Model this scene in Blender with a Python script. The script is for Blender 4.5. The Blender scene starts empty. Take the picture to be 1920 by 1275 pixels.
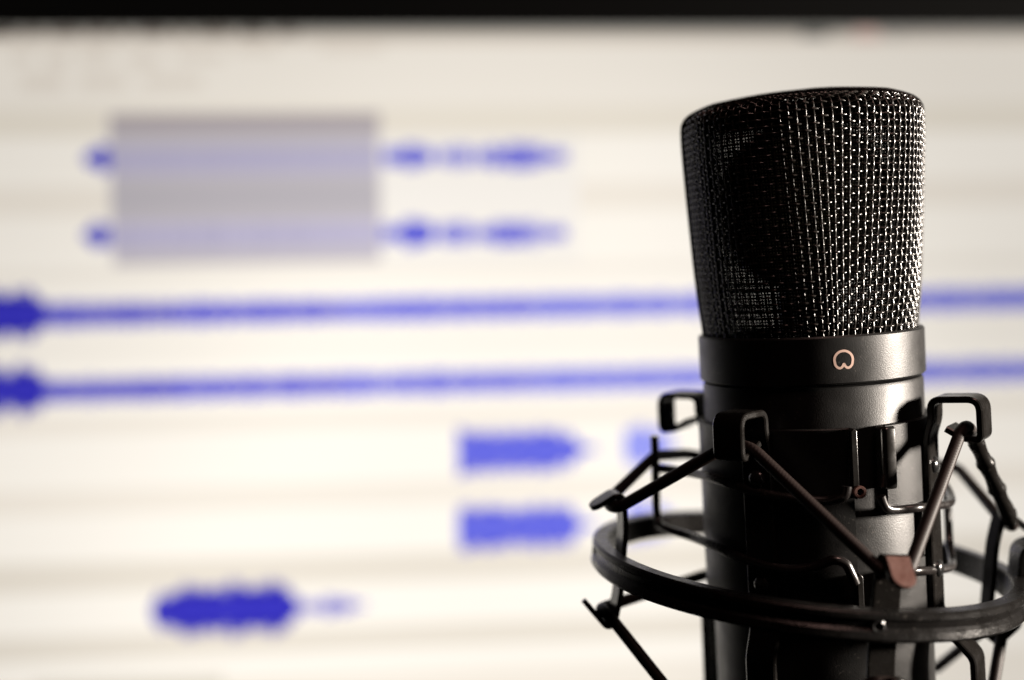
import bpy, math, random
from mathutils import Vector, Matrix
random.seed(7)
R = math.radians
sc = bpy.context.scene
COL = sc.collection
MM = 0.001

# ------------------------------------------------------------------ frames (mm, camera frame: x right, y forward, z up)
F = 2300.0                       # focal length in pixels of the 1920 wide photograph
D = 255.3                        # distance of the microphone axis


def axis(left, fwd):
    return Vector((-math.tan(R(left)), -math.tan(R(fwd)), 1)).normalized()


def frame(origin, up):
    z = up.normalized()
    x = (Vector((1, 0, 0)) - z * z.x).normalized()
    y = z.cross(x)
    m = Matrix((x, y, z)).transposed().to_4x4()
    m.translation = origin
    return m


A = axis(3.4, 3.3)
MIC = frame(Vector((62.2, D, -7.2)), A)                 # z = 0 at the lower edge of the collar
RING = frame(MIC.translation - A * 37.8 + Vector((-3.1, 0.9, 0)), axis(-3.9, 3.2))   # z = 0 at the ring's top edge
SU = Vector((0.9970, 0.0740, 0.0197)).normalized()
SV = Vector((-0.0192, -0.046, 1.0))
SV = (SV - SU * SV.dot(SU)).normalized()
SN = SU.cross(SV)                                       # away from the viewer is -SN
SCR = Matrix((SU, SV, SN)).transposed().to_4x4()
SCR.translation = Vector((0, 520, 0))                   # screen plane, u right, v up, n towards the viewer

# world: the monitor stands upright, camera looks slightly down
ZW = SV.copy()
YW = (Vector((0, 1, 0)) - ZW * ZW.y).normalized()
XW = YW.cross(ZW)
CW = Matrix((XW, YW, ZW)).to_4x4()
CW = Matrix.Translation((0, 0, 0.32)) @ CW


def to_world(fr):
    m = fr.copy()
    m.translation = m.translation * MM
    return CW @ m


def ray(px, py):
    return Vector(((px - 960) / F, 1, (637.5 - py) / F))


def at(px, py, y):
    return ray(px, py) * y


VA = -13.6                       # azimuth 0 of the mount's parts faces the camera, not the scene's -y


def dirs(phi, fr=MIC):
    a = R(phi + VA)
    m = fr.to_3x3()
    return m @ Vector((math.sin(a), -math.cos(a), 0)), m @ Vector((math.cos(a), math.sin(a), 0))


def cyl(r, phi, z, fr=MIC):
    phi = phi + VA
    return fr @ Vector((r * math.sin(R(phi)), -r * math.cos(R(phi)), z))


def on_tube(px, py, r, back=False):
    """point of the microphone-axis cylinder of radius r seen at a pixel (nearest approach when it misses)"""
    inv = MIC.inverted()
    o = inv @ Vector((0, 0, 0))
    d = inv.to_3x3() @ ray(px, py)
    a = d.x * d.x + d.y * d.y
    b = o.x * d.x + o.y * d.y
    c = o.x * o.x + o.y * o.y - r * r
    q = max(0.0, b * b - a * c)
    t = (-b + (math.sqrt(q) if back else -math.sqrt(q))) / a
    return MIC @ (o + d * t)


# ------------------------------------------------------------------ materials
def lin(c):
    return tuple((v / 255 / 12.92) if v / 255 <= .04045 else ((v / 255 + .055) / 1.055) ** 2.4 for v in c)


def mat(name, base, rough=.45, metal=0.0, spec=.5, grain=0.0, gscale=2500, rvar=0.0, braid=None, coat=0.0, dust=0.0):
    m = bpy.data.materials.new(name)
    m.use_nodes = True
    nt = m.node_tree
    b = nt.nodes['Principled BSDF']
    b.inputs['Base Color'].default_value = (*base, 1)
    b.inputs['Roughness'].default_value = rough
    b.inputs['Metallic'].default_value = metal
    b.inputs['Specular IOR Level'].default_value = spec
    b.inputs['Coat Weight'].default_value = coat
    tc = nt.nodes.new('ShaderNodeTexCoord')
    last = None
    if grain:
        n = nt.nodes.new('ShaderNodeTexNoise')
        n.inputs['Scale'].default_value = gscale
        n.inputs['Detail'].default_value = 3
        nt.links.new(tc.outputs['Object'], n.inputs['Vector'])
        bp = nt.nodes.new('ShaderNodeBump')
        bp.inputs['Strength'].default_value = grain
        bp.inputs['Distance'].default_value = .0002
        nt.links.new(n.outputs['Fac'], bp.inputs['Height'])
        last = bp
        nt.links.new(bp.outputs['Normal'], b.inputs['Normal'])
    if rvar:
        n2 = nt.nodes.new('ShaderNodeTexNoise')
        n2.inputs['Scale'].default_value = 260
        n2.inputs['Detail'].default_value = 6
        nt.links.new(tc.outputs['Object'], n2.inputs['Vector'])
        mr = nt.nodes.new('ShaderNodeMapRange')
        mr.inputs['From Min'].default_value = .3
        mr.inputs['From Max'].default_value = .7
        mr.inputs['To Min'].default_value = rough - rvar
        mr.inputs['To Max'].default_value = rough + rvar
        nt.links.new(n2.outputs['Fac'], mr.inputs['Value'])
        nt.links.new(mr.outputs['Result'], b.inputs['Roughness'])
    if dust:
        n3 = nt.nodes.new('ShaderNodeTexNoise')
        n3.inputs['Scale'].default_value = 1500
        n3.inputs['Detail'].default_value = 2
        nt.links.new(tc.outputs['Object'], n3.inputs['Vector'])
        n4 = nt.nodes.new('ShaderNodeTexNoise')
        n4.inputs['Scale'].default_value = 90
        nt.links.new(tc.outputs['Object'], n4.inputs['Vector'])
        ad = nt.nodes.new('ShaderNodeMath')
        ad.operation = 'MULTIPLY_ADD'
        nt.links.new(n4.outputs['Fac'], ad.inputs[0])
        ad.inputs[1].default_value = .25
        nt.links.new(n3.outputs['Fac'], ad.inputs[2])
        m3 = nt.nodes.new('ShaderNodeMapRange')
        m3.inputs['From Min'].default_value = .80
        m3.inputs['From Max'].default_value = .90
        m3.inputs['To Max'].default_value = dust
        nt.links.new(ad.outputs[0], m3.inputs['Value'])
        mx = nt.nodes.new('ShaderNodeMix')
        mx.data_type = 'RGBA'
        nt.links.new(m3.outputs['Result'], mx.inputs['Factor'])
        mx.inputs['A'].default_value = (*base, 1)
        mx.inputs['B'].default_value = (.16, .145, .13, 1)
        nt.links.new(mx.outputs['Result'], b.inputs['Base Color'])
    if braid:
        # woven cover of an elastic cord: two crossing sets of ridges along the cord's own UV (u round, v along in mm)
        uv = nt.nodes.new('ShaderNodeSeparateXYZ')
        nt.links.new(tc.outputs['UV'], uv.inputs[0])

        def mth(op, a, bb=None):
            q = nt.nodes.new('ShaderNodeMath')
            q.operation = op
            for k, v in enumerate((a, bb)):
                if v is None:
                    continue
                if isinstance(v, (int, float)):
                    q.inputs[k].default_value = v
                else:
                    nt.links.new(v, q.inputs[k])
            return q.outputs[0]
        u6 = mth('MULTIPLY', uv.outputs['X'], 2 * math.pi * 5)
        v6 = mth('MULTIPLY', uv.outputs['Y'], 2 * math.pi / braid)
        s1 = mth('SINE', mth('ADD', u6, v6))
        s2 = mth('SINE', mth('SUBTRACT', u6, v6))
        h = mth('MAXIMUM', s1, s2)
        bp = nt.nodes.new('ShaderNodeBump')
        bp.inputs['Strength'].default_value = .35
        bp.inputs['Distance'].default_value = .00004
        nt.links.new(h, bp.inputs['Height'])
        nt.links.new(bp.outputs['Normal'], b.inputs['Normal'])
    return m


def glow(name, rgb, k=1.0):
    """a lit area of the display: its pixel colour over a slightly uneven backlight, with a vignette painted in"""
    m = bpy.data.materials.new(name)
    m.use_nodes = True
    nt = m.node_tree
    nt.nodes.remove(nt.nodes['Principled BSDF'])
    e = nt.nodes.new('ShaderNodeEmission')
    e.inputs['Color'].default_value = (*lin(rgb), 1)
    g = nt.nodes.new('ShaderNodeTexCoord')
    n = nt.nodes.new('ShaderNodeTexNoise')
    n.inputs['Scale'].default_value = 5
    n.inputs['Detail'].default_value = 1
    nt.links.new(g.outputs['Object'], n.inputs['Vector'])
    mr = nt.nodes.new('ShaderNodeMapRange')
    mr.inputs['From Min'].default_value = .3
    mr.inputs['From Max'].default_value = .7
    mr.inputs['To Min'].default_value = .94 * k
    mr.inputs['To Max'].default_value = 1.05 * k
    nt.links.new(n.outputs['Fac'], mr.inputs['Value'])
    # lens vignette and viewing-angle falloff painted into the emission: dimmer towards the edges
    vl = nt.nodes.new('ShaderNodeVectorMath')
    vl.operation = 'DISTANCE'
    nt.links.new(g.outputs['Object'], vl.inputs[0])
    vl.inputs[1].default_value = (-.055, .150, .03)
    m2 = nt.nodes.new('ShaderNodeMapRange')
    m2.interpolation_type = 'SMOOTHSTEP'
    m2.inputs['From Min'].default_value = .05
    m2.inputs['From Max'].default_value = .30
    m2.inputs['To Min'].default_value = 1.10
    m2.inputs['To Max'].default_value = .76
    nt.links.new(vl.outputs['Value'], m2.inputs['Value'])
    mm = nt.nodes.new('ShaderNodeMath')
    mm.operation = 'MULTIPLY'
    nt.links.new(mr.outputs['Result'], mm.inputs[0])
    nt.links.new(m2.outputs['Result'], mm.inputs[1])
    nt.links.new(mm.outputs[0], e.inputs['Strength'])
    nt.links.new(e.outputs[0], nt.nodes['Material Output'].inputs['Surface'])
    return m


M_BODY = mat('satin_black_paint', (.006, .0058, .0056), .43, 0, .38, grain=.20, gscale=4200, rvar=.05, dust=.2)
M_COLLAR = mat('satin_black_collar', (.006, .0058, .0056), .42, 0, .38, grain=.16, gscale=4400, rvar=.04, dust=.25)
M_WIRE = mat('black_lacquered_wire', (.016, .0135, .0115), .26, 0, .9)
M_GAUZE = mat('fine_black_gauze', (.0015, .0015, .0015), .8, 0, .03)
M_DARK = mat('dark_capsule_plastic', (.012, .012, .013), .5, 0, .3)
M_GOLD = mat('capsule_membrane', (.05, .045, .03), .35, .3, .4)
M_PLAST = mat('black_steel_sleeve', (.005, .0048, .0046), .43, 0, .36, grain=.20, gscale=4000, rvar=.06, dust=.2)
M_STRIP = mat('black_steel_strip', (.007, .0062, .0056), .25, 0, .22, grain=.12, gscale=2000, rvar=.08, dust=.2)
M_ROD = mat('black_steel_rod', (.010, .008, .0075), .28, 0, .9, grain=.12, gscale=1500, rvar=.08, dust=.3)
M_RING = mat('cast_black_ring', (.006, .0055, .0052), .29, 0, .22, grain=.34, gscale=2400, rvar=.07, dust=.25)
M_CORD = mat('woven_elastic', (.016, .0105, .0092), .50, 0, .22, braid=.7)
M_COPPER = mat('worn_copper_tab', (.115, .056, .045), .5, .3, .4, grain=.7, gscale=700, rvar=.14, dust=.6)
M_EDGE = mat('polished_clamp_edge', (.012, .011, .010), .27, 0, .8, grain=.10, gscale=1500, rvar=.08)
M_STRIP_DULL = mat('dulled_black_strip', (.004, .0038, .0036), .6, 0, .04, grain=.2, gscale=1800)  # darker, duller strip black; keeps the screen's reflection off one post
M_RIVET = mat('black_rivet', (.012, .012, .012), .22, 0, .6)
M_MARK = mat('printed_mark', (.60, .42, .35), .5, 0, .3)
M_BEZEL = mat('black_monitor_plastic', (.0012, .0012, .0012), .7, 0, .02, grain=.05, gscale=1200)
M_CASE = mat('monitor_case_plastic', (.012, .012, .012), .5, 0, .3, grain=.1, gscale=800)


# ------------------------------------------------------------------ mesh builders: vertex lists in camera-frame mm
class MB:
    def __init__(self):
        self.v, self.f, self.uv = [], [], []

    def face(self, idx, uv=None):
        self.f.append(idx)
        self.uv.append(uv or [(0, 0)] * len(idx))

    def add(self, verts, faces):
        o = len(self.v)
        self.v += [Vector(p) for p in verts]
        for q in faces:
            self.face([i + o for i in q])

    def sweep(self, pts, prof, closed=False, fixed=None, caps=True):
        """prof: list of (a, b) round the path; fixed: direction of the a-axis, else parallel transport"""
        pts = [Vector(p) for p in pts]
        n, k = len(pts), len(prof)
        tang = []
        for i in range(n):
            p0 = pts[(i - 1) % n] if (closed or i) else pts[i]
            p1 = pts[(i + 1) % n] if (closed or i < n - 1) else pts[i]
            tang.append((p1 - p0).normalized())
        o = len(self.v)
        nrm = None
        L = 0.0
        lens = []
        for i in range(n):
            t = tang[i]
            if fixed is not None:
                a = (Vector(fixed) - t * t.dot(Vector(fixed))).normalized()
            else:
                if nrm is None:
                    h = Vector((0, 0, 1)) if abs(t.z) < .9 else Vector((1, 0, 0))
                    nrm = (h - t * h.dot(t)).normalized()
                else:
                    nrm = (nrm - t * nrm.dot(t)).normalized()
                a = nrm
            b = t.cross(a)
            pr = prof[i] if isinstance(prof[0], list) else prof
            for (x, y) in pr:
                self.v.append(pts[i] + a * x + b * y)
            if i:
                L += (pts[i] - pts[i - 1]).length
            lens.append(L)
        k = len(prof[0]) if isinstance(prof[0], list) else len(prof)
        for i in range(n if closed else n - 1):
            j = (i + 1) % n
            l0, l1 = lens[i], (lens[j] if j else L + .5)
            for q in range(k):
                r = (q + 1) % k
                self.face([o + i * k + q, o + i * k + r, o + j * k + r, o + j * k + q],
                          [(q / k, l0), ((q + 1) / k, l0), ((q + 1) / k, l1), (q / k, l1)])
        if caps and not closed:
            self.face([o + q for q in range(k)][::-1])
            self.face([o + (n - 1) * k + q for q in range(k)])
        return self

    def tube(self, pts, r, sides=12, closed=False, caps=True):
        return self.sweep(pts, [(r * math.cos(2 * math.pi * q / sides), r * math.sin(2 * math.pi * q / sides)) for q in range(sides)], closed, None, caps)

    def lathe(self, prof, fr=MIC, seg=128, phi0=0, phi1=360, shut=False):
        """prof: (r, z) list; a full turn or a sector with end caps"""
        full = abs(phi1 - phi0 - 360) < 1e-6
        n = seg if full else seg + 1
        k = len(prof)
        o = len(self.v)
        for i in range(n):
            ph = phi0 + (phi1 - phi0) * i / seg
            for (r, z) in prof:
                self.v.append(cyl(r, ph, z, fr))
        kk = k if shut else k - 1
        for i in range(seg):
            j = (i + 1) % n
            for q in range(kk):
                w = (q + 1) % k
                self.face([o + i * k + q, o + j * k + q, o + j * k + w, o + i * k + w])
        if not full and shut:
            self.face([o + q for q in range(k)])
            self.face([o + (n - 1) * k + q for q in range(k)][::-1])
        return self

    def box(self, c, ax, ay, az):
        c, ax, ay, az = Vector(c), Vector(ax), Vector(ay), Vector(az)
        vs = [c + ax * x + ay * y + az * z for x in (-1, 1) for y in (-1, 1) for z in (-1, 1)]
        self.add(vs, [(0, 1, 3, 2), (4, 6, 7, 5), (0, 4, 5, 1), (2, 3, 7, 6), (0, 2, 6, 4), (1, 5, 7, 3)])
        return self

    def build(self, name, material, parent, smooth=True, bevel=0, angle=40):
        fr = parent['_fr'] if isinstance(parent, dict) else parent
        inv = FR[parent.name].inverted()
        me = bpy.data.meshes.new(name)
        me.from_pydata([(inv @ p) * MM for p in self.v], [], self.f)
        uvl = me.uv_layers.new(name='UVMap')
        flat = [c for face in self.uv for c in face]
        for i, c in enumerate(flat):
            uvl.data[i].uv = c
        import bmesh
        bm = bmesh.new()
        bm.from_mesh(me)
        bmesh.ops.recalc_face_normals(bm, faces=bm.faces)
        bm.to_mesh(me)
        bm.free()
        mats = material if isinstance(material, list) else [material]
        for m in mats:
            me.materials.append(m)
        if smooth:
            me.polygons.foreach_set('use_smooth', [True] * len(me.polygons))
            me.set_sharp_from_angle(angle=R(angle))
        o = bpy.data.objects.new(name, me)
        COL.objects.link(o)
        o.parent = parent
        FR[o.name] = FR[parent.name]
        if bevel:
            b = o.modifiers.new('bevel', 'BEVEL')
            b.width = bevel * MM
            b.segments = 2
            b.limit_method = 'ANGLE'
        return o


FR = {}


def thing(name, fr, label, cat):
    o = bpy.data.objects.new(name, None)
    o.empty_display_size = .01
    COL.objects.link(o)
    o.matrix_world = to_world(fr)
    o['label'] = label
    o['category'] = cat
    FR[o.name] = fr
    return o


def smooth_path(pts, per=8, closed=False):
    """Catmull-Rom through the points"""
    pts = [Vector(p) for p in pts]
    n = len(pts)
    out = []
    for i in range(n if closed else n - 1):
        g = (lambda k: pts[k % n]) if closed else (lambda k: pts[min(max(k, 0), n - 1)])
        p0, p1, p2, p3 = g(i - 1), g(i), g(i + 1), g(i + 2)
        # centripetal parametrisation
        t0 = 0
        t1 = t0 + max((p1 - p0).length, 1e-4) ** .5
        t2 = t1 + max((p2 - p1).length, 1e-4) ** .5
        t3 = t2 + max((p3 - p2).length, 1e-4) ** .5
        for s in range(per):
            t = t1 + (t2 - t1) * s / per
            a1 = p0 * ((t1 - t) / (t1 - t0)) + p1 * ((t - t0) / (t1 - t0))
            a2 = p1 * ((t2 - t) / (t2 - t1)) + p2 * ((t - t1) / (t2 - t1))
            a3 = p2 * ((t3 - t) / (t3 - t2)) + p3 * ((t - t2) / (t3 - t2))
            b1 = a1 * ((t2 - t) / (t2 - t0)) + a2 * ((t - t0) / (t2 - t0))
            b2 = a2 * ((t3 - t) / (t3 - t1)) + a3 * ((t - t1) / (t3 - t1))
            out.append(b1 * ((t2 - t) / (t2 - t1)) + b2 * ((t - t1) / (t2 - t1)))
    if not closed:
        out.append(pts[-1])
    return out


def fillet(pts, rad, n=6):
    """round the corners of a polyline"""
    pts = [Vector(p) for p in pts]
    out = [pts[0]]
    for i in range(1, len(pts) - 1):
        a, b, c = pts[i - 1], pts[i], pts[i + 1]
        r = rad[i] if isinstance(rad, (list, tuple)) else rad
        l = min(r, (a - b).length * .48, (c - b).length * .48)
        p, q = b + (a - b).normalized() * l, b + (c - b).normalized() * l
        for s in range(n + 1):
            t = s / n
            out.append(p * (1 - t) ** 2 + b * 2 * t * (1 - t) + q * t * t)
    out.append(pts[-1])
    return out


def strip_prof(w, t, c=.18):
    w, t = w / 2, t / 2
    c = min(c, t * .8)
    return [(w - c, -t), (w, -t + c), (w, t - c), (w - c, t), (-w + c, t), (-w, t - c), (-w, -t + c), (-w + c, -t)]


# ================================================================== MICROPHONE
MICROOT = frame(MIC @ Vector((0, 0, -104)), A)
mic = thing('studio_microphone', MICROOT, 'black condenser microphone with woven wire grille head, held upright in a spider shock mount', 'microphone')

# body tube
b = MB().lathe([(0.01, -104), (7, -104), (7, -100), (20.5, -98), (21.2, -96), (22.15, -92), (22.25, -60), (22.25, -1.2), (22.0, -.6), (21.0, -.3), (0.01, -.3)], seg=160)
body = b.build('body', M_BODY, mic)

# collar
b = MB().lathe([(21.0, .0), (22.45, .0), (22.8, .35), (22.8, 8.95), (22.5, 9.3), (21.9, 9.3), (21.8, 9.1), (21.8, 6.0), (0.01, 6.0), (0.01, .0)], seg=180)
collar = b.build('collar', M_COLLAR, mic)

# cardioid symbol printed on the collar: outline points in mm round its centre
out = []
sx, sz = 1.76, 1.68
for k in range(0, 25):
    t = R(-14 + k * 208 / 24)                    # over the top
    out.append((math.cos(t) * sx, math.sin(t) * sz + .06))
outline = out + [(-1.62, -.82), (-1.34, -1.24), (-.92, -1.50), (-.50, -1.42), (-.20, -1.10), (0, -.74), (.20, -1.10), (.50, -1.42), (.92, -1.50), (1.34, -1.24), (1.62, -.82)]
c0 = on_tube(1582, 675, 22.8)
loc = MIC.inverted() @ c0
ph0 = math.degrees(math.atan2(loc.x, -loc.y)) - VA
pp = [cyl(22.83, ph0 + math.degrees(x / 22.8), loc.z + z) for (x, z) in outline]
dense = smooth_path(pp, 5, True)
b = MB()
n = len(dense)
o = 0
inv = MIC.inverted()
for i, p in enumerate(dense):
    t = (dense[(i + 1) % n] - dense[i - 1]).normalized()
    q = inv @ p
    nr = (MIC.to_3x3() @ Vector((q.x, q.y, 0))).normalized()
    s = t.cross(nr)
    for w, h in ((-.23, -.05), (-.23, .012), (.23, .012), (.23, -.05)):
        b.v.append(p + s * w + nr * h)
for i in range(n):
    j = (i + 1) % n
    for q in range(3):
        b.face([i * 4 + q, j * 4 + q, j * 4 + q + 1, i * 4 + q + 1])
b.build('cardioid_mark', M_MARK, collar)

# grille head: cross-section flattens towards the top
PROF = [(5.0, 20.75), (9.3, 20.95), (16, 21.6), (24, 22.15), (32, 22.55), (40, 22.9), (46.6, 23.15), (50.6, 23.2), (52.9, 22.95), (54.2, 21.9), (54.9, 20.1), (55.5, 17.4), (56.1, 13.2), (56.7, 7), (56.9, 2)]   # z, half width


def arc_table(prof):
    d = [0]
    for a, c in zip(prof, prof[1:]):
        d.append(d[-1] + math.hypot(c[0] - a[0], c[1] - a[1]))
    return d


def cr(vals, i, t):
    g = lambda k: vals[min(max(k, 0), len(vals) - 1)]
    p0, p1, p2, p3 = g(i - 1), g(i), g(i + 1), g(i + 2)
    return .5 * (2 * p1 + (p2 - p0) * t + (2 * p0 - 5 * p1 + 4 * p2 - p3) * t * t + (3 * p1 - p0 - 3 * p2 + p3) * t ** 3)


FINE = []
for i in range(len(PROF) - 1):
    for s in range(12):
        FINE.append((cr([p[0] for p in PROF], i, s / 12), cr([p[1] for p in PROF], i, s / 12)))
FINE.append(PROF[-1])
ARC = arc_table(FINE)
LEN = ARC[-1]


def prof_at(s):
    s = min(max(s, 0), LEN - 1e-6)
    lo, hi = 0, len(ARC) - 1
    while hi - lo > 1:
        m = (lo + hi) // 2
        if ARC[m] <= s:
            lo = m
        else:
            hi = m
    t = (s - ARC[lo]) / (ARC[hi] - ARC[lo])
    a, c = FINE[lo], FINE[hi]
    tz, tr = c[0] - a[0], c[1] - a[1]
    l = math.hypot(tz, tr)
    return a[0] + tz * t, a[1] + tr * t, tz / l, -tr / l      # z, r, normal r, normal z


def section(a, k):
    e = 2 / (2 + .55 * k)
    sp, cp = math.sin(a), -math.cos(a)
    return math.copysign(abs(sp) ** e, sp), math.copysign(abs(cp) ** e, cp) * (1 - .04 * k)


ROUND = [0.0]
for _i in range(1440):
    _a, _b = section(2 * math.pi * _i / 1440, .7), section(2 * math.pi * (_i + 1) / 1440, .7)
    ROUND.append(ROUND[-1] + math.hypot(_b[0] - _a[0], _b[1] - _a[1]))


def even(phi):
    """angle whose arc length round the section is that fraction of the whole"""
    t = (phi / (2 * math.pi)) % 1.0 * ROUND[-1]
    lo, hi = 0, 1440
    while hi - lo > 1:
        m = (lo + hi) // 2
        if ROUND[m] <= t:
            lo = m
        else:
            hi = m
    return 2 * math.pi * (lo + (t - ROUND[lo]) / (ROUND[hi] - ROUND[lo] + 1e-12)) / 1440


def head(phi, s, off):
    phi = even(phi)
    """point of the grille surface, moved along its normal by off (local mic frame -> camera frame)"""
    z, r, nr, nz = prof_at(s)
    k = min(max((z - 9) / 45, 0), 1)
    e = 2 / (2 + .55 * k)                       # superellipse exponent
    sp, cp = math.sin(phi), -math.cos(phi)
    x = math.copysign(abs(sp) ** e, sp)
    y = math.copysign(abs(cp) ** e, cp) * (1 - .04 * k)
    nx, ny = sp, cp
    return MIC @ Vector((x * r + nx * nr * off, y * r + ny * nr * off, z + nz * off))


NV, PITCH = 96, 1.35
NR = int(LEN / PITCH)
b = MB()
WR = .22
for i in range(NV):
    stop = LEN - (1.5 if i % 4 == 0 else 12 if i % 2 == 0 else 17)
    phi = 2 * math.pi * (i + .5) / NV
    ph_j = [random.gauss(0, .0032), random.gauss(0, .0026)]
    pts = []
    ns = int(stop / PITCH * 6)
    for k in range(ns + 1):
        s = k * PITCH / 6
        wv = math.cos(math.pi * (s / PITCH + i))
        wv = math.copysign(abs(wv) ** .8, wv)
        pts.append(head(phi + ph_j[0] + ph_j[1] * math.sin(s * .23 + i), s, WR * .45 * wv))
    b.tube(pts, WR, 6)
for j in range(2, NR - 8):
    s = j * PITCH
    pts = []
    jj = random.gauss(0, .03)
    for k in range(NV * 4):
        ii = k / 4 - .5
        pts.append(head(2 * math.pi * k / (4 * NV), s + jj + .03 * math.sin(k * .05 + j), -WR * 1.5 * math.cos(math.pi * (ii + j))))
    b.tube(pts, WR, 6, closed=True)
grille = b.build('grille', M_WIRE, mic, angle=180)

# side band that frames the head from collar to collar over the top
BA = -13.0                                   # the band sits square to the body's seam
bo = lambda s, o: o + 1.0 * min(max((s - 47) / 8, 0), 1)   # stands proud of the weave over the top
pts = [head(R(-90 + BA), LEN * .985 * k / 70, bo(LEN * .985 * k / 70, .30)) for k in range(71)] + [head(R(90 + BA), LEN * .985 * (70 - k) / 70, bo(LEN * .985 * (70 - k) / 70, .40)) for k in range(71)]
MB().sweep(pts, strip_prof(4.0, .9, .4), fixed=dirs(0)[0]).build('head_band', M_COLLAR, mic, angle=60)

# fine gauze behind the coarse weave
b = MB()
NG = 232
for i in range(NG):
    phi = 2 * math.pi * (i + .3 + random.gauss(0, .06)) / NG
    b.tube([head(phi, s, -1.0) for s in [LEN * k / 30 * .97 for k in range(31)]], .152, 4, caps=False)
ng = int(LEN * .9 / .60)
for j in range(3, ng):
    b.tube([head(2 * math.pi * k / 116, j * .60 + (.025 * math.sin(j * 7.3 + k * .11)), -1.0) for k in range(116)], .145, 4, closed=True)
b.build('gauze', M_GAUZE, grille, angle=180)

# capsule and its saddle inside the head
b = MB()
capf = Matrix.Translation(MIC @ Vector((0, 0, 35))) @ MIC.to_3x3().to_4x4() @ Matrix.Rotation(R(90), 4, 'X')
b.lathe([(0.01, 5), (16.2, 5), (17.4, 4.2), (17.4, -4.2), (16.2, -5), (0.01, -5)], fr=capf, seg=72)
cap = b.build('capsule', M_DARK, mic)
b = MB()
for s in (1, -1):
    b.lathe([(0.01, 5.2 * s), (14.2, 5.2 * s), (14.6, 5.02 * s)], fr=capf, seg=64)
b.build('membrane', M_GOLD, cap)
b = MB()
b.box(MIC @ Vector((0, 0, 13.5)), MIC.to_3x3() @ Vector((5.5, 0, 0)), MIC.to_3x3() @ Vector((0, 4, 0)), MIC.to_3x3() @ Vector((0, 0, 7.6)))
b.build('saddle', M_DARK, cap, bevel=.6)

# ================================================================== SHOCK MOUNT
MNT = frame(RING @ Vector((0, 0, -5.4)), Vector(RING.to_3x3().col[2]))
mount = thing('shock_mount', MNT, 'black spider shock mount ring with elastic cords, hooks and wire levers around the microphone body', 'shock mount')

# outer ring with a shallow channel round its outside
Ro = 44.3
prof = [(Ro - 3.4, -.35), (Ro - 3.05, 0), (Ro - .5, 0), (Ro, -.45), (Ro + .05, -1.30), (Ro - .55, -1.7), (Ro - .75, -3.0), (Ro - .15, -3.7), (Ro + .1, -4.9), (Ro - .4, -5.5), (Ro - 3.0, -5.5), (Ro - 3.4, -5.1)]
b = MB().lathe(prof, fr=RING, seg=220, shut=True)
ring = b.build('ring', M_RING, mount, angle=28)

# cradle: two half sleeves that leave a slit at the front right, a window in the right half
ZT = -8.25


def sleeve(bm, z1, z0, p0, p1, seg):
    bm.lathe([(22.5, z0), (23.4, z0), (23.6, z0 + .2), (23.6, z1 - .2), (23.4, z1), (22.5, z1)], seg=seg, phi0=p0, phi1=p1, shut=True)


b = MB()
sleeve(b, ZT, -46.5, -162, 17.5, 90)
cr_left = b.build('cradle_half', M_PLAST, mount, angle=30)
b = MB()
sleeve(b, ZT, -24.6, 34.5, 196, 80)
sleeve(b, -35.2, -46.5, 34.5, 196, 80)
sleeve(b, -24.65, -35.15, 58, 196, 70)
cr_right = b.build('cradle_half', M_PLAST, mount, angle=30)

# clamp flanges bent outwards at the slit


def flange(par, phi, turn, z1, z0, reach, lip):
    """vertical lip: leaves the sleeve at phi, bends out radially by reach, optional fold back by lip"""
    n, t = dirs(phi)
    t = t * turn
    p = cyl(23.1, phi, 0)
    path = [p - t * 2.6 - n * .25, p, p + n * reach]
    if lip:
        path += [p + n * reach - t * lip]
    path = fillet(path, .9, 5)
    zc = (z0 + z1) / 2
    bm = MB().sweep([q + A * zc for q in path], strip_prof(z1 - z0, 1.15, .5), fixed=A)
    return bm.build('clamp_flange', M_EDGE, par, angle=75, bevel=.45)


flange(cr_left, 17.2, 1, ZT + .05, -21.6, 2.2, 0)
flange(cr_left, 17.2, 1, -36.0, -46.0, 2.2, 0)
flange(cr_right, 30.5, -1, ZT + .05, -20.2, 2.6, 2.0)
flange(cr_right, 34.0, -1, -36.0, -46.0, 2.2, 0)


# cradle hooks: a steel strip riveted to the sleeve, looped outwards above and below it
def hook(phi, r0=24.05, r1=34.4, top=-4.6, flare=0.0):
    n, t = dirs(phi)
    P = lambda r, z: MIC.translation + n * r + A * z
    zb = -84
    up = [P(r0, -28), P(r0 + .05, -12), P(25.2, -8.6), P(25.2, top), P(r1, top + .2), P(r1 + .1, top - 7.7), P(r1 - 3.4, top - 7.3), P(r1 - 6.4, top - 5.6)]
    dn = [P(r0, -28), P(r0 + .05, -47.5), P(26.0 + flare, -52.5 - flare * .5), P(26.4 + flare, zb), P(r1, zb - .2), P(r1 + .1, zb + 8.9), P(r1 - 3.4, zb + 8.0), P(r1 - 5.6, zb + 5.6)]
    rad = [1, 1.2, 1.2, 2.0, 2.4, 1.4, .9]
    path = fillet(up[::-1] + dn[1:], [1, .9, 1.4, 2.4, 2.0, 1.2, 1.2, 1.2, 1.2, 1.2, 2.0, 2.4, 1.4, .9, 1], 7)
    bm = MB().sweep(path, strip_prof(6.3, 1.3, .25), fixed=t)
    h = bm.build('cradle_hook', M_STRIP, mount, angle=35)
    for z in (-17.8, -38.5):
        fr = frame(P(r0 + .45, z), n)
        rb = MB().lathe([(1.75, 0), (1.75, .25), (1.45, .75), (.8, 1.05), (0.01, 1.12)], fr=fr, seg=28)
        rb.build('rivet', M_RIVET, h)
    return h


for ph, fl in ((-26.5, .4), (68, 5.5), (-112, .2), (158, .2)):
    hook(ph, flare=fl)


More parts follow.
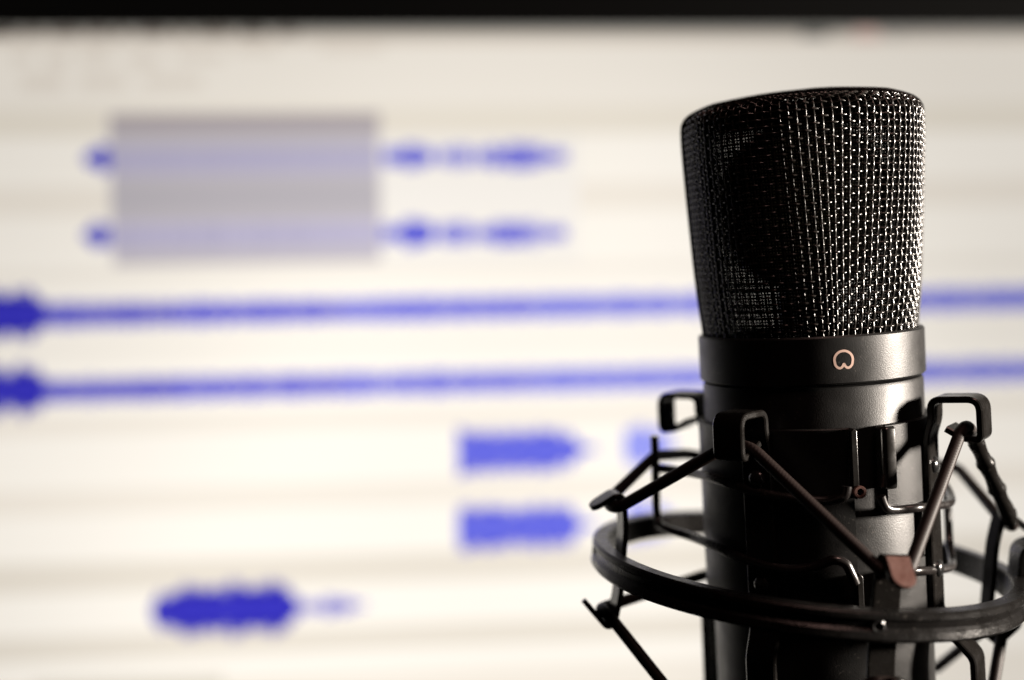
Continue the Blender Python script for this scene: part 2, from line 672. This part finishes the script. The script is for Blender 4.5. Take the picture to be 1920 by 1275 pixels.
# cord posts on the ring: a strip rises from the ring's inside and folds outwards into a tab; the same below
def post(phi, up=True, m=None, reach=46.8, w=5.2, drop=3.2, h=11.3):
    n, t = dirs(phi, RING)
    Z = Vector(RING.to_3x3().col[2])
    P = lambda r, z: RING.translation + n * r + Z * z
    if up:
        path = [P(39.7, -5), P(39.7, 4.5), P(40.6, h - .4), P(42.2, h), P(reach, h - drop)]
    else:
        path = [P(39.7, -.5), P(39.7, -9), P(40.6, -15.4), P(42.2, -15.8), P(reach, -15.8 + drop * 1.5)]
    path = fillet(path, [1, 2, 1.2, 1.0, 1], 6)
    L = 0
    prof = []
    for i, p in enumerate(path):                # tab tip rounded
        rest = sum((path[k + 1] - path[k]).length for k in range(i, len(path) - 1))
        ww = w if rest > 2.2 else w * math.sqrt(max(.06, 1 - ((2.2 - rest) / 2.2) ** 2 * .93))
        prof.append(strip_prof(ww, 1.1, .25))
    # extra stations along the tip
    ext, pe = path[:-1], prof[:-1]
    a, c = path[-2], path[-1]
    for s in range(1, 9):
        q = a + (c - a) * s / 8
        rest = (c - q).length
        ww = w if rest > 2.2 else w * math.sqrt(max(.08, 1 - ((2.2 - rest) / 2.2) ** 2 * .92))
        ext.append(q)
        pe.append(strip_prof(ww, 1.1, .25))
    o = MB().sweep(ext, pe, fixed=t).build('cord_post', M_STRIP_DULL if phi == 104 else M_STRIP, mount, angle=35)
    return o, n, Z, P


tip = None
for ph in (-66, 21.3, 104, -156):
    for up in (True, False):
        o, n_, Z_, P_ = post(ph, up, drop=4.3, h=9.4) if (up and ph == 21.3) else post(ph, up)
        if up and ph == 21.3:
            # worn coppery patch: thin plate on the upper face of the front tab
            o['label'] = 'cord post with a coppery worn tab'
            a, c = P_(42.75, 9.55), P_(47.3, 9.55 - 4.25)
            t_ = dirs(ph, RING)[1]
            d = (c - a).normalized()
            st, pf = [], []
            for s in range(13):
                q = a + (c - a) * s / 12
                rest = (c - q).length
                ww = 4.4 if rest > 2.2 else 4.4 * math.sqrt(max(.08, 1 - ((2.2 - rest) / 2.2) ** 2 * .92))
                st.append(q)
                pf.append(strip_prof(ww, .35, .12))
            MB().sweep(st, pf, fixed=t_).build('worn_tab', M_COPPER, o)

# ring screws
for px_, ph in ((0, -80), (0, 17.5), (0, 112)):
    n = dirs(ph, RING)[0]
    fr = frame(cyl(Ro - .62, ph, -2.6, RING), n)
    MB().lathe([(1.3, 0), (1.25, .35), (1.0, .55), (.75, .45), (.6, .1), (0.01, .05)], fr=fr, seg=24).build('screw', M_RIVET, ring)

# squeeze levers of bent steel wire
RR = 24.75


def rod(name, pts, r, m, per=8):
    return MB().tube(smooth_path(pts, per), r, 14).build(name, m, mount, angle=60)


hx = 1231
lev = MB()
upper = [on_tube(1588, 912, 26.2), on_tube(1583, 930, 26.2), on_tube(1560, 938, 25.2), on_tube(1520, 938, RR), on_tube(1480, 934, RR), on_tube(1430, 925, RR), on_tube(1380, 911, RR), on_tube(1335, 895, RR),
         at(1300, 887, 256), at(1262, 881, 263), at(1233, 878, 267)]
lev.tube(smooth_path(upper, 8), .95, 14)
lower = [on_tube(1604, 1094, 26.0), on_tube(1597, 1078, 26.2), on_tube(1584, 1056, 26.0), on_tube(1563, 1050, 25.8), on_tube(1530, 1062, RR), on_tube(1490, 1068, RR), on_tube(1440, 1062, RR), on_tube(1390, 1046, RR), on_tube(1340, 1024, RR),
         at(1290, 1004, 258), at(1252, 992, 263), at(1235, 980, 266), at(1231, 955, 267), at(1230, 915, 267), at(1229, 880, 267), at(1228, 845, 267), at(1227, 817, 267)]
lev.tube(smooth_path(lower, 8), .92, 14)
lev.build('squeeze_lever', M_ROD, mount, angle=60)

lev = MB()
up2 = [on_tube(1652, 930, 25.2), on_tube(1662, 952, 25.0), on_tube(1690, 955, RR + .1), on_tube(1720, 952, RR + 1.2), at(1750, 949, 243), at(1782, 942, 250), at(1781, 925, 256), at(1774, 912, 260)]
lev.tube(smooth_path(up2, 8), .85, 14)
lo2 = [on_tube(1690, 1072, 25.4), on_tube(1720, 1070, 26), at(1752, 1069, 243), at(1783, 1063, 250), at(1785, 1050, 255), at(1780, 1015, 260), at(1777, 960, 262), at(1774, 912, 260)]
lev.tube(smooth_path(lo2, 8), .85, 14)
lev.build('squeeze_lever', M_ROD, mount, angle=60)

# open tube end (hinge eyelet) beside the slit, facing the front
c = on_tube(1613, 923, 26.0)
fr = frame(c, dirs(16)[0] + A * .1)
MB().lathe([(.62, -4), (.62, .0), (.72, .12), (1.12, .12), (1.22, 0), (1.22, -4)], fr=fr, seg=32).build('hinge_tube', M_COPPER, mount)


# elastic cords
def cordp(segs):
    """taut runs with tight rounded bends, resampled evenly"""
    f = fillet(segs, 2.2, 6)
    out = [f[0]]
    for a, c in zip(f, f[1:]):
        l = (c - a).length
        k = max(1, int(l / 1.2))
        out += [a + (c - a) * (q + 1) / k for q in range(k)]
    return out


CR = 1.2
PT = lambda phi, r, z: cyl(r, phi, z, RING)
PM = lambda phi, r, z: cyl(r, phi, z, MIC)
# upper cord, hook to post to hook all the way round
up_pts = [
    at(1470, 905, 284), at(1380, 868, 288), at(1290, 851, 280), at(1228, 854, 268.5),
    PT(-70.5, 42.2, 9.4), PT(-66, 42.9, 8.6), PT(-61.5, 42.0, 9.0),
    PM(-31, 30.9, -10.4), PM(-22, 30.9, -10.4),
    PT(17.8, 42.3, 6.9), PT(21.3, 42.9, 6.4), PT(24.8, 42.3, 6.9),
    PM(64, 30.9, -10.2), PM(73, 30.9, -10.2),
    PT(100, 42.6, 9.2), PT(104, 42.9, 8.8), PT(108, 42.6, 9.2),
    at(1795, 876, 284), at(1700, 860, 289), at(1600, 900, 292), at(1470, 905, 284)]
MB().tube(cordp(up_pts), CR, 14).build('elastic_cord', M_CORD, mount, angle=180)
# crimped joint on the cord at the right hook
ja, jb = PM(73, 30.9, -10.2), PT(100, 42.6, 9.2)
jp = [ja + (jb - ja) * (.10 + .86 * k / 44) for k in range(45)]
prof = []
for i in range(len(jp)):
    k = 1.55 + .12 * math.sin(i * .55) + (.22 if i % 13 < 2 else 0) - (.25 if i < 3 else 0)
    prof.append([(k * math.cos(2 * math.pi * q / 14), k * math.sin(2 * math.pi * q / 14)) for q in range(14)])
MB().sweep(jp, prof).build('cord_sleeve', M_STRIP, mount, angle=60)
# lower cord
lo_pts = [
    at(1520, 1090, 285), at(1420, 1062, 287), at(1325, 1077, 276),
    PT(-70.5, 42.2, -13.4), PT(-66, 42.9, -12.8), PT(-61.5, 42.0, -13.4),
    PM(-31, 30.9, -77), PM(-22, 30.9, -77),
    PT(17.8, 42.3, -13.2), PT(21.3, 42.9, -13.0), PT(24.8, 42.3, -13.2), PM(64, 30.9, -77), PM(73, 30.9, -77),
    PT(100, 42.3, -13.2), PT(104, 42.9, -13.0), PT(108, 42.3, -13.2), at(1752, 1256, 287), at(1640, 1200, 290), at(1520, 1090, 285)]
MB().tube(cordp(lo_pts), CR, 14).build('elastic_cord', M_CORD, mount, angle=180)

# bracket lug at the ring's right side, where the stand joint bolts on
t0 = cyl(44.5, 100, 0, RING)
lug = MB()
n, t = dirs(97, RING)
Z = Vector(RING.to_3x3().col[2])
pp = fillet([RING.translation + n * 43.6 - Z * 5, RING.translation + n * 43.6 + Z * 5.2, RING.translation + n * 46.5 + Z * 6.4, RING.translation + n * 53 + Z * 2.5, RING.translation + n * 54.5 - Z * 12], 2, 6)
lug.sweep(pp, strip_prof(8, 2.2, .5), fixed=t)
lug.build('stand_bracket', M_RING, mount, angle=35)

# ================================================================== MONITOR
def uv_of(px, py):
    inv = SCR.inverted()
    o = inv @ Vector((0, 0, 0))
    d = inv.to_3x3() @ ray(px, py)
    k = -o.z / d.z
    p = o + d * k
    return p.x, p.y


U0, V1 = uv_of(0, 27)[0] - 62, uv_of(960, 51)[1]
SW, SH = 597.0, 336.0
U1, V0 = U0 + SW, V1 - SH
S3 = lambda u, v, n=0.0: SCR @ Vector((u, v, n))
MONF = SCR.copy()
MONF.translation = S3((U0 + U1) / 2, V0 - 18, -30)
mon = thing('computer_monitor', MONF, 'wide black framed monitor showing blue audio waveforms on pale tracks behind the microphone', 'monitor')
ex = SCR.to_3x3()
uc, vc = (U0 + U1) / 2, (V0 + V1) / 2
b = MB().box(S3(uc, vc, -22), ex @ Vector((SW / 2 + 14, 0, 0)), ex @ Vector((0, SH / 2 + 15, 0)), ex @ Vector((0, 0, 20)))
b.build('case', M_CASE, mon, smooth=False, bevel=3)
b = MB()
outer = [(U0 - 15, V0 - 18), (U1 + 15, V0 - 18), (U1 + 15, V1 + 16), (U0 - 15, V1 + 16)]
inner = [(U0, V0), (U1, V0), (U1, V1), (U0, V1)]
for (uo, vo), (ui, vi) in zip(outer, inner):
    b.v += [S3(uo, vo, -2), S3(uo, vo, 1.2), S3(ui, vi, .9), S3(ui, vi, -1.5)]
for i in range(4):
    j = (i + 1) % 4
    for q in range(4):
        w = (q + 1) % 4
        b.face([i * 4 + q, j * 4 + q, j * 4 + w, i * 4 + w])
b.build('bezel', M_BEZEL, mon, smooth=False, bevel=.5)

G = {}


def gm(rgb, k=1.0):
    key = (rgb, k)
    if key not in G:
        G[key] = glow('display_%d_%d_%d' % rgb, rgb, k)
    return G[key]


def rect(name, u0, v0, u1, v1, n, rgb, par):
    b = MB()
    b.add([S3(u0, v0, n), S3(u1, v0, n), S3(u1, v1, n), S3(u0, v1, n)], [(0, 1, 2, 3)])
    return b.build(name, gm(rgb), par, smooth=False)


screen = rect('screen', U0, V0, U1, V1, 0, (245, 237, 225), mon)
U = lambda x, y: uv_of(x, y)[0]
V = lambda y, x=560: uv_of(x, y)[1]


def band(name, y0, y1, rgb, x0=None, x1=None, n=.15, xr=560):
    """horizontal strip of the window between two heights read at column xr"""
    ym = (y0 + y1) / 2
    return rect(name, U0 if x0 is None else U(x0, ym), V(y1, xr), U1 if x1 is None else U(x1, ym), V(y0, xr), n, rgb, screen)


# window furniture
band('menu_bar', 51.5, 66, (168, 164, 155))
band('toolbar', 66, 82, (224, 211, 196))
for x0, x1, g in ((-40, 30, (98, 92, 86)), (44, 78, (125, 118, 110)), (96, 150, (120, 112, 104)), (168, 200, (118, 108, 100)), (216, 236, (120, 112, 104)), (262, 312, (112, 104, 97)), (330, 352, (128, 120, 110)), (372, 432, (120, 112, 103)), (452, 496, (106, 100, 93)), (520, 556, (124, 117, 110))):
    band('menu_word', 54, 68, g, x0, x1, .3)
for x0, x1, y0, y1, g in ((1500, 1552, 56, 72, (128, 126, 120)), (1600, 1648, 54, 78, (218, 190, 178)), (1662, 1690, 56, 72, (178, 172, 164)), (1700, 1726, 56, 68, (176, 170, 162)), (1742, 1800, 56, 68, (182, 175, 166)), (1815, 1900, 56, 68, (184, 178, 168))):
    band('toolbar_icon', y0, y1, g, x0, x1, .3, xr=x0)
for x0, x1, y0, y1 in ((20, 60, 96, 120), (84, 130, 98, 128), (150, 210, 92, 122), (240, 300, 100, 128), (330, 420, 96, 118), (40, 120, 140, 172), (150, 236, 140, 168), (270, 380, 142, 166), (440, 520, 84, 102), (600, 720, 84, 100)):
    band('toolbar_icon', y0, y1, (234, 224, 211), x0, x1, .3, xr=x0)
band('toolbar', 82, 200, (246, 238, 226), n=.12)
band('time_ruler', 200, 256, (238, 229, 214))
# lanes and the grey channel gaps (heights at column 560)
WHITE, GAP, SHADE = (253, 246, 235), (243, 234, 221), (232, 223, 209)
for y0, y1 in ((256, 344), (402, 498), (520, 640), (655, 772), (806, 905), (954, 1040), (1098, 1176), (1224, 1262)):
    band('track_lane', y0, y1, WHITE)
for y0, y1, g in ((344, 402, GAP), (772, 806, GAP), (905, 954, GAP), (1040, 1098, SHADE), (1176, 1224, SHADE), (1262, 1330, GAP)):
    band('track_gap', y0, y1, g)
band('track_lane', 256, 498, (246, 240, 232), 715, 1085, .2)
band('clip_header', 1270, 1300, (222, 214, 200), 60, 420, .3, xr=240)

# selected stretch of the upper track
sel = band('selection_highlight', 213, 495, (196, 189, 194), 208, 712, .3, xr=460)
for y0, y1, g in ((213, 246, (178, 168, 170)), (274, 326, (190, 184, 206)), (342, 398, (188, 182, 187)), (416, 466, (198, 191, 214))):
    band('selected_lane', y0, y1, g, 208, 712, .42, xr=460)


def wave(x0, x1, yc, env, peak, inner=None, n=.55, gap=0.0, name='waveform', lump=.19):
    """audio envelope: thin vertical columns of uneven height about the lane's middle; env(t) in px"""
    u0, u1 = U(x0, yc), U(x1, yc)
    v = uv_of((x0 + x1) / 2, yc)[1]
    k = 520 / F
    cols = max(3, int((u1 - u0) / .45))
    slow = [random.uniform(.93 - lump, .93 + lump) for _ in range(cols // 5 + 3)]
    b = MB()
    for i in range(cols):
        t = (i + .5) / cols
        h = env(t) * k * 1.12 * (slow[i // 5] * (1 - i % 5 / 5) + slow[i // 5 + 1] * (i % 5 / 5)) * (random.uniform(.72, 1.06) if random.random() > .12 else random.uniform(.5, .8))
        if random.random() < gap:
            h *= .25
        a, c = u0 + (u1 - u0) * i / cols, u0 + (u1 - u0) * (i + 1) / cols
        b.add([S3(a, v - h, n), S3(c, v - h, n), S3(c, v + h, n), S3(a, v + h, n)], [(0, 1, 2, 3)])
        if inner:
            g = h * random.uniform(.42, .6)
            b.add([S3(a, v - g, n + .1), S3(c, v - g, n + .1), S3(c, v + g, n + .1), S3(a, v + g, n + .1)], [(0, 1, 2, 3)])
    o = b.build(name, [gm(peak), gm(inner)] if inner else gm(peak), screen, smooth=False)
    if inner:
        for i, p in enumerate(o.data.polygons):
            p.material_index = i % 2
    return o


def blob(points):
    def f(t):
        for (t0, h0), (t1, h1) in zip(points, points[1:]):
            if t <= t1:
                return h0 + (h1 - h0) * (t - t0) / (t1 - t0 + 1e-9)
        return points[-1][1]
    return f


DK, DKI = (44, 40, 168), (58, 54, 186)
MD, MDI = (78, 78, 204), (100, 102, 218)
LT, LTI = (76, 79, 208), (106, 110, 224)  # paler to the right: viewing-angle washout put into the clip colours
for yc in (298, 442):
    wave(156, 206, yc, blob([(0, 6), (.3, 20), (.8, 24), (1, 22)]), (70, 68, 190), (92, 92, 205))
    wave(208, 712, yc + (0 if yc < 400 else 0), blob([(0, 22), (.2, 18), (.5, 24), (.8, 16), (1, 12)]), (180, 174, 198), (184, 178, 204), .5, .3)
    yr = yc - 4
    wave(716, 815, yr, blob([(0, 14), (.3, 14), (.5, 26), (.8, 22), (1, 14)]), MD, MDI, gap=.1)
    wave(822, 888, yr, blob([(0, 15), (.4, 22), (.8, 22), (1, 12)]), MD, (130, 130, 224), gap=.12)
    wave(893, 1062, yr, blob([(0, 14), (.2, 22), (.5, 24), (.7, 20), (1, 12)]), MD, (120, 120, 222), gap=.12)
for yc, dy in ((592, 0), (734, 0)):
    wave(-150, 90, yc - 1, blob([(0, 46), (.86, 48), (.94, 34), (1, 16)]), DK, DKI)
    # long quiet stretch, blues stepped paler as painted viewing-angle washout; the lane runs along the screen
    a0, a1 = uv_of(82, yc), uv_of(1990, yc)
    for (xa, xb, c, ci) in ((82, 330, (98, 94, 196), (104, 102, 206)), (330, 640, (104, 102, 206), (114, 112, 214)), (640, 1000, (114, 114, 216), (126, 126, 222)), (1000, 1340, (118, 120, 220), (132, 134, 226)), (1700, 1990, (118, 120, 214), (128, 130, 220))):
        # rows follow the screen's own horizontal through the lane's start
        u_mid = (U(xa, yc) + U(xb, yc)) / 2
        k = 520 / F
        b = MB()
        u0, u1 = U(xa, yc), U(xb, yc)
        cols = int((u1 - u0) / .45)
        for i in range(cols):
            h = 24 * k * random.uniform(.7, 1.12) * (.6 if random.random() < .12 else 1)
            p, q = u0 + (u1 - u0) * i / cols, u0 + (u1 - u0) * (i + 1) / cols
            v = a0[1]
            b.add([S3(p, v - h, .55), S3(q, v - h, .55), S3(q, v + h, .55), S3(p, v + h, .55)], [(0, 1, 2, 3)])
            g = h * .5
            b.add([S3(p, v - g, .65), S3(q, v - g, .65), S3(q, v + g, .65), S3(p, v + g, .65)], [(0, 1, 2, 3)])
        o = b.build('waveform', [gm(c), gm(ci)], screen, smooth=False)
        for i, pl in enumerate(o.data.polygons):
            pl.material_index = i % 2
for yc in (845, 987):
    wave(858, 1122, yc, blob([(0, 44), (.15, 40), (.25, 43), (.45, 40), (.55, 43), (.76, 40), (.82, 32), (.87, 10), (1, 4)]), LT, LTI, lump=.05)
    wave(1170, 1262, yc - 10, blob([(0, 40), (.5, 38), (.8, 30), (1, 12)]), (136, 140, 234), (156, 160, 240), lump=.06)
wave(284, 562, 1142, blob([(0, 12), (.08, 38), (.25, 50), (.4, 46), (.55, 52), (.7, 46), (.85, 48), (.95, 32), (1, 14)]), DK, DKI)
wave(562, 690, 1136, blob([(0, 12), (.3, 12), (.55, 20), (.8, 10), (1, 3)]), (82, 78, 190), (100, 96, 204), gap=.2)

# ================================================================== camera, lamps, world
cam = bpy.data.cameras.new('camera')
co = bpy.data.objects.new('camera', cam)
COL.objects.link(co)
co.matrix_world = CW @ Matrix.Rotation(R(90), 4, 'X')
cam.sensor_width = 36
cam.sensor_fit = 'HORIZONTAL'
cam.lens = F / 1920 * 36
cam.clip_start = .01
cam.clip_end = 20
cam.dof.use_dof = True
cam.dof.focus_distance = .2335
APERTURE_MM = 9.4
cam.dof.aperture_fstop = cam.lens / APERTURE_MM
cam.dof.aperture_blades = 0
sc.camera = co


def lamp(name, pos, target, size, power, color, size_y=None):
    l = bpy.data.lights.new(name, 'AREA')
    l.shape = 'RECTANGLE' if size_y else 'DISK'
    l.size = size
    if size_y:
        l.size_y = size_y
    l.energy = power
    l.color = color
    o = bpy.data.objects.new(name, l)
    COL.objects.link(o)
    p, t = CW @ (Vector(pos) * MM), CW @ (Vector(target) * MM)
    o.location = p
    o.rotation_euler = (t - p).to_track_quat('-Z', 'Y').to_euler()
    return o


T = MIC.translation
lamp('desk_lamp', T + Vector((585, -140, 80)), T + Vector((0, 0, -10)), .09, 18.5, (1, .89, .78))
lamp('ceiling_lamp', T + Vector((90, -330, 620)), T + Vector((0, 0, -20)), .16, .75, (1, .58, .50))

w = bpy.data.worlds.new('World')
sc.world = w
w.use_nodes = True
w.node_tree.nodes['Background'].inputs['Color'].default_value = (.5, .48, .46, 1)
w.node_tree.nodes['Background'].inputs['Strength'].default_value = .002

sc.view_settings.view_transform = 'Standard'
sc.view_settings.look = 'None'
sc.view_settings.gamma = 1
sc.view_settings.exposure = 0
sc.view_settings.use_curve_mapping = False
sc.cycles.max_bounces = 6
